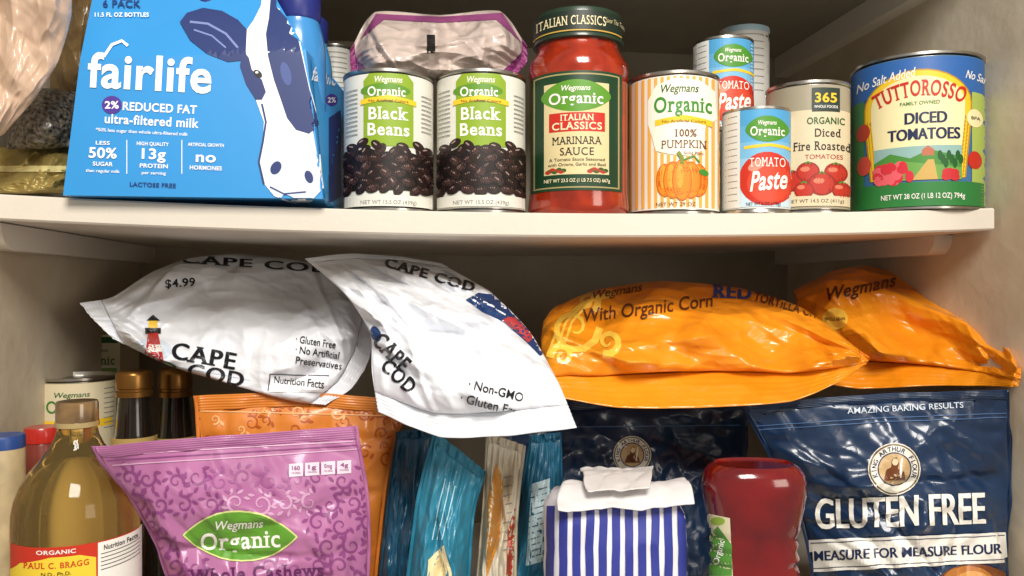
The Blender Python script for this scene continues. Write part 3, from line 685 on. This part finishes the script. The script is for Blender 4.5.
a=Art(); a.poly([(532,484),(550,478),(546,560),(526,566)],M('#c4dce2'),1)
for k in range(12): a.stroke([(531-k*.3,492+k*6),(547-k*.3,487+k*6)],1,M('#3f5f70'))
a.build(surf_map(o),e,maxlen=5)
e,o=pouch('snack_pouch','white and tan pouch with open top corner',(486,432),(526,446),470,516,.035,M('#dcd6c4',.4,coat=.3,col2='#c4b79c',vs=20),leftmid=(482,510),rightmid=(518,520),bf=.012,bb=.018,seal=(.06,.04,.08,0),wr=.011,seed=67,ang=1.4,angs=.35)
a=Art(); a.poly([(488,500),(496,462),(503,480),(500,540),(486,580)],M('#c88a3a'),1); a.poly([(508,530),(517,500),(516,576),(506,576)],M('#a8412c'),1)
for k in range(9): a.stroke([(503,478+k*9),(512,476+k*9)],1,GRY)
a.build(surf_map(o),e,maxlen=5)
def striped():
    yf=-.045; bl=P(554,640,yf); br=P(697,640,yf); tl=P(556,508,yf+.006)
    e=top('paper_bag','white paper bag with blue stripes and folded top','bag',((bl.x+br.x)/2,yf+.04,ZL))
    D=.075; x0,x1=bl.x,br.x; zt=tl.z; n=48
    V=[];FS=[];MI=[]
    H=zt-ZL; m=44; per=[]
    for k in range(4*n):
        s,q=divmod(k,n); t=q/n
        per.append(((x0+(x1-x0)*t,yf),(x1,yf+D*t),(x1-(x1-x0)*t,yf+D),(x0,yf+D-D*t))[s])
    cx,cy=(x0+x1)/2,yf+D/2
    for j in range(m+1):
        h=j/m; z=ZL+H*h; tap=1-.04*h**3-.12*max(0,(h-.90)/.10)**2
        for k,(x,y) in enumerate(per):
            dx,dy=(x-cx)/((x1-x0)/2),(y-cy)/(D/2)
            p=4.0; rr=(abs(dx)**p+abs(dy)**p)**(-1/p)
            w=.5-abs(noise.noise(Vector((x*22,y*22,z*26))))*2; w2=noise.noise(Vector((x*12,y*12,z*14+4)))
            V.append(Vector((cx+dx*rr*tap*(x1-x0)/2*(1+.04*w2+.02*w),cy+dy*rr*tap*D/2*(1+.10*w+.10*w2),z+(.003*w2 if j==m else 0))))
    N=4*n
    for j in range(m):
        for k in range(N): FS.append((j*N+k,j*N+(k+1)%N,(j+1)*N+(k+1)%N,(j+1)*N+k)); MI.append(0)
    FS.append(tuple(range(N))[::-1]);MI.append(0); FS.append(tuple(m*N+k for k in range(N))); MI.append(0)
    pw=M('#ecebf0',.6,var=.04); o=mesh('bag_body',V,FS,pw,e,MI)
    a=Art(); vi=M('#333c96',.55)
    for k in range(0,12):
        L=[];Rt=[]
        for i in range(16):
            y=506+i*14; x=547+k*13.0+(i/15)*(k-5.5)*.7
            wv=1.2*noise.noise(Vector((k*1.7,i*.5,0))); L.append((x+wv,y)); Rt.append((x+8.2+wv*.8,y))
        a.it.append((L+Rt,[(i,i+1,16+i+1,16+i) for i in range(15)],vi,1))
    a.build(surf_map(o),e,maxlen=4)
    vs=[];fs=[];A=60;B=40
    a0=P(558,514,yf-.005);a1=P(693,508,yf-.005);b0=P(564,484,yf+.05);b1=P(676,484,yf+.055)
    def sheet(q,off,amp,seed,arch):
        b=len(vs)
        for j in range(B+1):
            for i in range(A+1):
                s,t=i/A,j/B; p=(q[0]*(1-s)+q[1]*s)*(1-t)+(q[2]*(1-s)+q[3]*s)*t
                D,_p=noise.voronoi(Vector((s*4,t*2.4,seed)))
                n2=noise.noise(Vector((s*2.4,t*2.0,seed+5)))
                p=p+Vector((.003*n2,0,off+arch*math.sin(math.pi*min(1,t*1.1))+amp*(min(D[1]-D[0],.5)-.25+.7*n2+.4*(D[0]-.4)))); vs.append(p)
        for j in range(B):
            for i in range(A): k=b+j*(A+1)+i; fs.append((k,k+1,k+A+2,k+A+1))
    sheet((a0,a1,b0,b1),.002,.005,1,.009)
    f=mesh('folded_top',vs,fs,M('#e4e2e2',.6,var=.05),e); mm=f.modifiers.new('s','SOLIDIFY'); mm.thickness=.0008
    vs=[];fs=[]
    c0=P(588,506,yf-.002);c1=P(650,502,yf-.002);d0=P(580,481,yf+.055);d1=P(652,480,yf+.06)
    sheet((c0,c1,d0,d1),.011,.003,5,.003)
    f2=mesh('paper_flap',vs,fs,M('#dddad8',.6,var=.05),e); mm=f2.modifiers.new('s','SOLIDIFY'); mm.thickness=.0008
striped()
def redbottle():
    c,r,df=place(695,799,-.055); Z=lambda py:(288-py)/F*df
    c.y-=.014
    e=top('squeeze_bottle','dark red translucent inverted sauce squeeze bottle','bottle',(c.x,c.y,ZL))
    red=M('#7a0f12',.1,coat=1,col2='#5e0a0e',vs=30)
    pr=[(r*.50,ZL+.001),(r*.55,ZL+.03),(r*.8,Z(640)),(r*.86,Z(600)),(r*.86,Z(580)),(r*.80,Z(572)),(r*.86,Z(566)),(r*.80,Z(558)),(r*.85,Z(551)),(r*.80,Z(544)),(r*.87,Z(536)),(r*.90,Z(526)),(r*.96,Z(510)),(r,Z(497)),(r*.99,Z(487)),(r*.95,Z(479)),(r*.86,Z(473)),(r*.76,Z(470)),(r*.72,Z(472)),(r*.4,Z(472.5))]
    o=lathe('bottle_body',pr,c,red,e,sy=.68,rot=-TH,pw=2.5)
    a=Art(); a.poly([(702,512),(730,518),(734,600),(706,600)],M('#dcd5b0'),1)
    a.poly([(706,540),(718,526),(732,545),(732,576),(706,576)],M('#4f8a35'),2); a.t('Organic',719,552,6,W,w=24,rot=-75,lay=4,bold=.01)
    a.ell(718,521,7,4,M('#8fae3a'),3)
    a.build(surf_map(o),e,maxlen=4)
    lathe('bottle_cap',[(r*.56,ZL+.0005),(r*.58,ZL+.028)],c,M('#e8e6e0',.4),e,sy=.75,rot=-TH)
redbottle()
def vinegar():
    c,r,df=place(9,141,-.085); Z=lambda py:(288-py)/F*df
    e=top('vinegar_bottle','amber glass bottle of cider vinegar with red-yellow label','bottle',(c.x,c.y,ZL))
    gl=M('#f6d27c',.02,coat=0,trans=.93,ior=1.33)
    prof=[(r*.9,ZL),(r*.98,ZL+.004),(r,ZL+.01),(r,Z(535)),(r*.99,Z(522)),(r*.95,Z(508)),(r*.86,Z(493)),(r*.72,Z(480)),(r*.56,Z(468)),(r*.42,Z(456)),(r*.34,Z(445)),(r*.31,Z(436)),(r*.31,Z(430))]
    o=lathe('bottle_body',prof,c,gl,e)
    lathe('neck_ring',[(r*.30,Z(436)),(r*.345,Z(435)),(r*.345,Z(430)),(r*.30,Z(429))],c,M('#b09a68',.15,coat=1),e,n=48)
    lathe('cap',[(r*.335,Z(431)),(r*.335,Z(412)),(r*.32,Z(408.5)),(r*.25,Z(408))],c,M('#8a6c44',.12,coat=.9,col2='#55402a',vs=60),e,n=48)
    a=Art(); rd=M('#c8321c'); yl=M('#f0cf3a')
    a.rect(-5,545,160,700,rd,1)
    pts=[(10,572),(20,562),(50,555),(80,555),(96,560),(98,700),(10,700)]
    a.poly(pts,yl,2); a.t('ORGANIC',56,550,4,W,w=40)
    a.t('PAUL C. BRAGG',56,563,5.5,rd,w=66,lay=5,serif=True,bold=.01); a.t('N.D., Ph.D.',56,571.5,3.5,K,w=30,lay=5,bold=.005)
    a.rect(98,546,142,700,W,3); a.t('Nutrition Facts',121,552,5,K,w=34,bold=.02,lay=5)
    for q in range(5): a.stroke([(101,558+q*4),(140,557+q*4)],.7,K,5)
    a.build(can_map(c,r*1.0,df),e,maxlen=5)
vinegar()
for (L,R,t,yf,lb) in ((115,153,372,.10,'dark sauce bottle with gold cap beside a can'),(158,193,369,.15,'dark sauce bottle with gold cap behind pouches')):
    c,r,df=place(L,R,yf); Z=lambda py:(288-py)/F*df
    e=top('sauce_bottle',lb,'bottle',(c.x,c.y,ZL))
    dk=M('#1c1712',.08,coat=1)
    lathe('bottle_body',[(r*1.15,ZL),(r*1.22,ZL+.004),(r*1.22,Z(470)),(r*1.2,Z(450)),(r*1.0,Z(435)),(r*.85,Z(400)),(r*.85,Z(396))],c,dk,e,n=40)
    lathe('cap',[(r*1.0,Z(398)),(r*1.0,Z(393)),(r*.93,Z(392)),(r*.93,Z(390)),(r,Z(389)),(r,Z(376)),(r*.97,Z(t+2)),(r*.85,Z(t))],c,M('#8c6430',.3,metal=.8),e,n=40)
    a=Art(); a.rect(L-8,438,R+8,480,M('#b89c5c'),1)
    a.build(can_map(c,r*1.222,df),e,name='paper_label',maxlen=4)
ccc=place(34,119,.135)
can('food_can','cream can at the bottom of a stack',34,119,.135,z0=ZL,h=.109,col='#d9cfb0')
a=Art(); df=ccc[2]; zt=ZL+.2182; t=py_of(zt,df)
a.rect(34,t+5,119,t+92,M('#d8ccaa'),.5); a.t('Wegmans',72,t+16,5,DGRN,w=36,shear=.2,bold=.01); a.t('Organic',72,t+28,12,M('#3a7a34'),w=52,serif=True,bold=.01); a.rect(40,t+42,112,t+50,YEL,1)
for k in range(9): a.stroke([(104,t+12+k*5),(114,t+12+k*5)],1,GRY,1.5)
can('food_can','cream and green organic can on top of a stack',34,119,.135,z0=ZL+.1092,h=.109,col='#a89c78',art=a)
def teabox():
    p0=P(70,335,.27);p1=P(120,335,.27)
    e=top('food_box','green and cream organic food box behind cans','box',((p0.x+p1.x)/2,.30,ZL))
    o=box('box_body',p0.x,p1.x,.27,.33,ZL,p0.z,M('#d8ccab',.5),kind=False,parent=None)
    o.parent=e; o.matrix_parent_inverse=Matrix.Translation(-e.location)
    a=Art(); a.rect(72,337,118,343,DGRN,1); a.t('Wegmans',95,350,4,DGRN,w=26,bold=.01); a.t('Organic',95,360,9,M('#3a7a34'),w=40,serif=True,bold=.01); a.rect(73,368,117,384,M('#6c8a3a'),1); a.build(surf_map(o),e)
teabox()
def jars():
    c,r,df=place(24,60,.03); Z=lambda py:(288-py)/F*df
    e=top('spice_jar','small jar with red lid beside vinegar bottle','jar',(c.x,c.y,ZL))
    lathe('jar_body',[(r*.9,ZL),(r,ZL+.003),(r,Z(446)),(r*.9,Z(443))],c,M('#7a3226',.3,coat=.5),e,n=40)
    lathe('lid',[(r*1.03,Z(444)),(r*1.03,Z(431)),(r*.97,Z(429)),(r*.5,Z(429))],c,M('#b5261c',.3,coat=.4),e,n=40)
    c,r,df=place(-20,26,-.035); Z2=lambda py:(288-py)/F*df
    c.x=max(c.x,XL+r+.002)
    e=top('spice_container','tan container with blue lid beside vinegar bottle','jar',(c.x,c.y,ZL))
    o=lathe('container_body',[(r*.95,ZL),(r,ZL+.003),(r,Z2(452)),(r*.96,Z2(450))],c,M('#c9b48a',.45,var=.3,vs=60),e,n=40)
    lathe('lid',[(r*1.0,Z2(451)),(r*1.0,Z2(441)),(r*.95,Z2(438)),(r*.5,Z2(438))],c,M('#2a4a8a',.35),e,n=40)
jars()
# ================= LIGHT / CAMERA =================
def area(loc,tgt,size,power,col):
    l=bpy.data.lights.new('area_light','AREA'); l.size=size; l.energy=power; l.color=col
    o=bpy.data.objects.new('area_light',l); o.location=loc; o.rotation_euler=(Vector(tgt)-Vector(loc)).to_track_quat('-Z','Y').to_euler(); COL.objects.link(o); return o
area((.12,-1.25,.95),(.1,.1,0),.55,31,(1,.95,.88))
area((.9,-1.2,.1),(.1,.1,0),.5,4,(1,.9,.78))
w=bpy.data.worlds.new('world'); sc.world=w; w.use_nodes=True
w.node_tree.nodes['Background'].inputs[0].default_value=(1,.94,.87,1); w.node_tree.nodes['Background'].inputs[1].default_value=.32
cd=bpy.data.cameras.new('camera'); cd.lens=28.125; cd.sensor_width=36; cd.clip_start=.01
co=bpy.data.objects.new('camera',cd); co.location=CAM; co.rotation_euler=(math.radians(90),0,-TH); COL.objects.link(co); sc.camera=co
sc.view_settings.view_transform='Standard'
